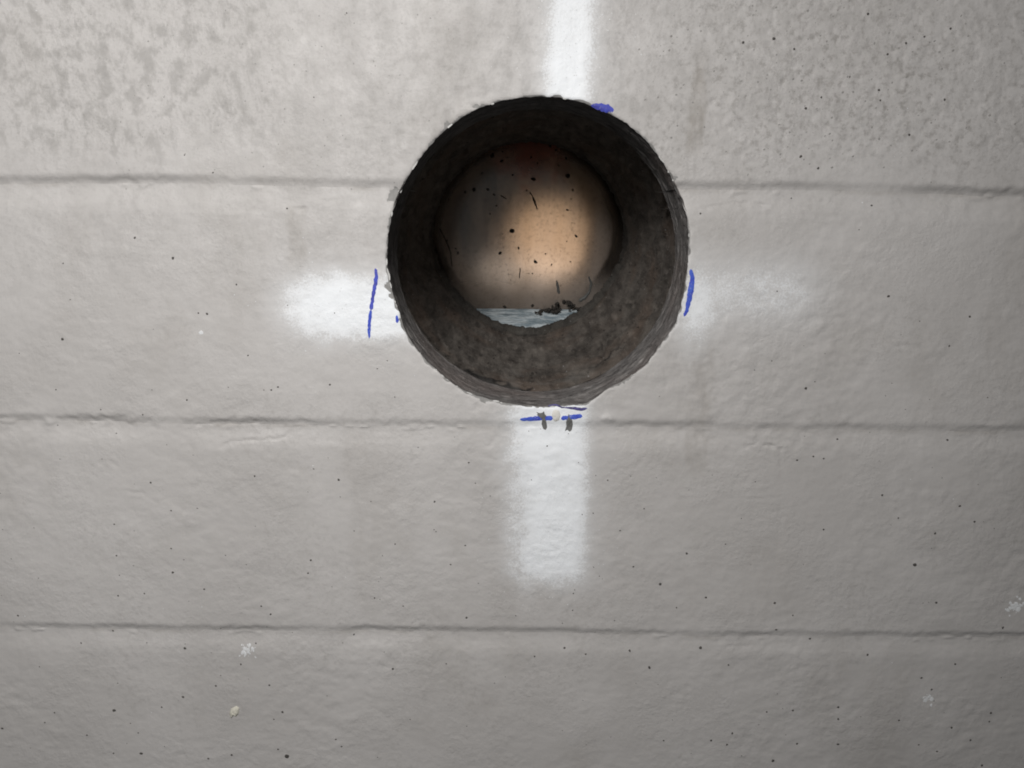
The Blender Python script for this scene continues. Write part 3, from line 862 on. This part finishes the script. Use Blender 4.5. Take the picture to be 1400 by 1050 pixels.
def scuff(cx, cz, w, h, n, seed, label, ang=1.3):
    rg = np.random.default_rng(seed)
    it = [(cx + rg.normal() * w, cz + rg.normal() * h, 0.5 + 2.0 * rg.uniform() ** 2.5, rg.uniform(0.55, 0.95), ang + rg.normal() * 0.16) for _ in range(n)]
    o = speck_mesh('paint_scuff', it, M_WHITE, wall, wall_h, height=0.12, seed=seed)
    o['label'] = label


scuff(-242.9, -403.4, 3.6, 4.0, 40, 11, 'white paint scuff below the lowest joint at left')
scuff(472.0, -350.6, 4.0, 4.0, 46, 12, 'white paint scuff at the right edge', 2.4)
scuff(403.2, -447.8, 2.6, 2.4, 20, 13, 'small white paint scuff low on the right')
scuff(-262.1, -101.3, 0.8, 0.8, 4, 14, 'tiny white paint dot left of the hole')
sp = []
for k in range(260):                                    # stray droplets of the white aerosol
    u = rng.uniform()
    if u < 0.35:
        x, z = 45 + rng.normal() * 24, rng.uniform(92, 165)
    elif u < 0.7:
        x, z = 38 + rng.normal() * 36, rng.uniform(-360, -185)
    elif u < 0.9:
        x, z = -150 + rng.normal() * 34, -79 + rng.normal() * 26
    else:
        x, z = rng.uniform(-480, 480), rng.uniform(-520, 150)
    if math.hypot(x - HC[0], z - HC[1]) > RB + 4:
        sp.append((x, z, rng.uniform(0.25, 0.62)))
o = speck_mesh('paint_droplets', sp, M_WHITE, wall, wall_h, height=0.1, nside=6, seed=5)
o['kind'] = 'stuff'

# torn paint flakes along the rim
V, Q = [], []
M_FLAKE = plain('torn_paint_edge', (0.58, 0.575, 0.56), 0.6, 0.1, 300)
for k in range(46):
    th = rng.uniform(-math.pi, math.pi)
    deg = math.degrees(th)
    wgt = 0.9 if (100 < deg < 180 or -180 < deg < -100 or -60 < deg < 45) else 0.45
    if rng.uniform() > wgt:
        continue
    L, wd = rng.uniform(1.0, 6.0), rng.uniform(0.2, 0.8)
    r = float(hole_r(np.array([th]))[0])
    b0 = len(V)
    e = [(-L / 2, 0.5), (0, 0.6), (L / 2, 0.4), (L / 2, -wd * rng.uniform(0.2, 1)), (0, -wd), (-L / 2, -wd * rng.uniform(0.1, 0.8))]
    out = rng.uniform(0.1, 1.0)
    for (t, rr) in e:
        a = th + t / r
        R_ = float(hole_r(np.array([a]))[0]) + rr
        x, z = HC[0] + R_ * math.cos(a), HC[1] + R_ * math.sin(a)
        hb = float(wall_h(x, z)[0])
        V.append((x, -(hb + (0.15 if rr > 0 else out)), z))
    for (t, rr) in e:
        a = th + t / r
        R_ = float(hole_r(np.array([a]))[0]) + rr + 0.15
        x, z = HC[0] + R_ * math.cos(a), HC[1] + R_ * math.sin(a)
        hb = float(wall_h(x, z)[0])
        V.append((x, -(hb - 0.5 + (0.0 if rr > 0 else out * 0.6)), z))
    f = b0
    Q += [(f, f + 1, f + 4, f + 5), (f + 1, f + 2, f + 3, f + 4), (f + 5, f + 4, f + 10, f + 11), (f + 4, f + 3, f + 9, f + 10)]
o = link('paint_flakes', mesh_np('paint_flakes', np.array(V) / 1000, Q), M_FLAKE, wall, smooth=False)
o['kind'] = 'stuff'


# ---------------------------------------------------------------- what closes the hole at the back
PY = 430.0


def panel_material():
    T = NT('dull_brown_metal')
    st = T.noise(26.0, 4, 0.6, vec=T.pos((1, 1, 0.12)))
    col = T.mix(T.ramp(st, 0.35, 0.7), (0.56, 0.475, 0.405), (0.66, 0.575, 0.51))
    g = T.n('ShaderNodeNewGeometry')
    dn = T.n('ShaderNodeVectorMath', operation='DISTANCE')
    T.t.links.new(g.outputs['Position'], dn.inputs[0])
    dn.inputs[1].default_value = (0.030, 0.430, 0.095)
    red_refl = T.math('ADD', dn.outputs['Value'], T.math('MULTIPLY', T.noise(45.0, 5, 0.65), 0.09))  # red reflection painted into the plate's colour near its top
    col = T.mix(T.ramp(red_refl, 0.055, 0.12, 0.8, 0.0), col, (0.62, 0.20, 0.15))
    dirt = T.noise(220.0, 4, 0.7)
    col = T.mix(T.ramp(dirt, 0.48, 0.78, 0, 0.6), col, (0.26, 0.22, 0.19))
    run = T.ramp(T.noise(60.0, 3, 0.6, vec=T.pos((1, 1, 0.05))), 0.58, 0.74, 0, 0.25)
    col = T.mix(run, col, (0.24, 0.195, 0.165))
    ro = T.ramp(T.noise(40.0, 4, 0.6, vec=T.pos((1, 1, 0.3))), 0.3, 0.7, 0.115, 0.15)
    nm = T.bump(T.noise(60.0, 2, 0.5), 0.00004, 0.5)
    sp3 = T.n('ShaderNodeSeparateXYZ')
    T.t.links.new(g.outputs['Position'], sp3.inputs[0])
    foot_shade = T.ramp(T.math('ADD', sp3.outputs[2], T.math('MULTIPLY', T.noise(38.0, 5, 0.65, vec=T.pos((1, 1, 0.5))), 0.02)), -0.125, -0.060, 0.6, 0.0)  # shade painted into the plate's colour, deeper towards its foot
    col = T.mix(foot_shade, col, (0.03, 0.026, 0.023))
    ro = T.math('MULTIPLY_ADD', foot_shade, 0.12, ro)
    met = T.ramp(red_refl, 0.055, 0.12, 0.6, 0.96)
    met = T.math('MULTIPLY', met, T.math('SUBTRACT', 1.0, foot_shade))
    return T.set(Base_Color=col, Roughness=ro, Metallic=met, Specular_IOR_Level=0.08, Normal=nm)


def box_mesh(name, x0, x1, y0, y1, z0, z1):
    v = [(x, y, z) for x in (x0, x1) for y in (y0, y1) for z in (z0, z1)]
    f = [(0, 1, 3, 2), (4, 6, 7, 5), (0, 4, 5, 1), (2, 3, 7, 6), (0, 2, 6, 4), (1, 5, 7, 3)]
    return mesh_np(name, np.array(v) / 1000, f)


panel = thing('back_plate', 'dirty brown metal plate closing the far end of the hole', 'plate', (HC[0] / 1000, PY / 1000, -0.40))
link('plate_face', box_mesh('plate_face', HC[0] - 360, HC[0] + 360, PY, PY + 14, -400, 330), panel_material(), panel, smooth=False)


def on_panel(x, z):
    return np.full(np.shape(x), -PY)


M_FLECK = plain('black_crumbs', (0.03, 0.026, 0.022), 0.9)
it = [(x, z, r, rng.uniform(0.45, 0.95)) for x, z, r in FLECKS]
for k in range(90):
    it.append((rng.uniform(-100, 120), rng.uniform(-100, 95), rng.uniform(0.35, 0.8)))
o = speck_mesh('dirt_flecks', it, M_FLECK, panel, on_panel, height=1.2, seed=8)
o['kind'] = 'stuff'
for k, hpts in enumerate(HAIRS):
    stroke('scratch', hpts, [2.2, 1.2, 3.2, 2.4, 1.0] if k == 0 else 1.4, M_FLECK, panel, lift=0.4, yfun=on_panel, seed=20 + k)
M_SEAL = plain('grey_sealant', (0.11, 0.11, 0.105), 0.45, 0.2, 200)
stroke('sealant_run', [(66, -92), (67.5, -100), (70, -111)], [2, 4, 4], M_SEAL, panel, lift=1.5, yfun=on_panel, seed=31)
stroke('sealant_run', [(111, -86), (115, -97), (113, -107), (107, -116), (98, -121)], [2, 3.5, 3.5, 5, 5], M_SEAL, panel, lift=1.5, yfun=on_panel, seed=32)

# pale strip at the foot of the board
T = NT('crumpled_pale_film')
c = T.mix(T.ramp(T.noise(150.0, 4, 0.7, vec=T.pos((0.25, 1, 1))), 0.38, 0.62), (0.28, 0.36, 0.41), (0.72, 0.80, 0.84))  # highlights and darker lines of the film put into its colour as streaks
M_FILM = T.set(Base_Color=c, Roughness=0.35, Specular_IOR_Level=0.7, Normal=T.bump(T.noise(110.0, 5, 0.65, vec=T.pos((0.3, 1, 1))), 0.004, 1.0))
gx = np.linspace(-150, 200, 120)
gt = np.linspace(0, 1, 16)
X, TT = np.meshgrid(gx, gt)
Y = PY - 2 - TT * 46
Z = -133.0 - TT * 26 + 1.8 * fbm(X / 26.0, TT * 3.0, 500, 3) * (0.25 + TT)
V = np.stack([X, Y, Z], -1).reshape(-1, 3)
V = np.concatenate([V, V - np.array([0, 0, 2.0])])
n, m = X.shape
idx = np.arange(n * m).reshape(n, m)
q = np.stack([idx[:-1, :-1], idx[1:, :-1], idx[1:, 1:], idx[:-1, 1:]], -1).reshape(-1, 4)
q2 = q[:, ::-1] + n * m
fr = np.stack([idx[-1, :-1], idx[-1, :-1] + n * m, idx[-1, 1:] + n * m, idx[-1, 1:]], -1)
film = link('pale_film', mesh_np('pale_film', V / 1000, np.concatenate([q, q2, fr])), M_FILM)
film['label'] = 'pale bluish strip of film lying at the foot of the brown plate'
film['category'] = 'film'

# crumbs of dark mortar lying on the strip
rub = thing('rubble_heap', 'small heap of dark mortar crumbs on right part of the pale strip', 'rubble', (0.075, 0.415, -0.135))
M_RUB = plain('dark_mortar_crumbs', (0.05, 0.045, 0.04), 0.95, 0.4, 300, 0.001)


def crumb(x, y, z, r, seed):
    rg = np.random.default_rng(seed)
    import bmesh
    bm = bmesh.new()
    bmesh.ops.create_icosphere(bm, subdivisions=2, radius=1.0)
    vs = np.array([v.co[:] for v in bm.verts])
    k = 1 + 0.28 * vnoise(vs[:, 0] * 1.7 + seed, vs[:, 1] * 1.7 + vs[:, 2] * 1.3, 600)
    sc = rg.uniform(0.7, 1.2, 3)
    for v, kk in zip(bm.verts, k):
        v.co = Vector(((v.co.x * kk * sc[0] * r + x) / 1000, (v.co.y * kk * sc[1] * r + y) / 1000, (v.co.z * kk * sc[2] * r * 0.8 + z) / 1000))
    me = bpy.data.meshes.new('crumb')
    bm.to_mesh(me)
    bm.free()
    return link('crumb', me, M_RUB, rub)


for k in range(90):
    x = 36 + 72 * rng.uniform()
    top = 17 * math.exp(-((x - 78) / 20) ** 2) + 1
    crumb(x, rng.uniform(408, 427), -136 + rng.uniform(0, top), 1.0 + 2.6 * rng.uniform() ** 1.6, 700 + k)
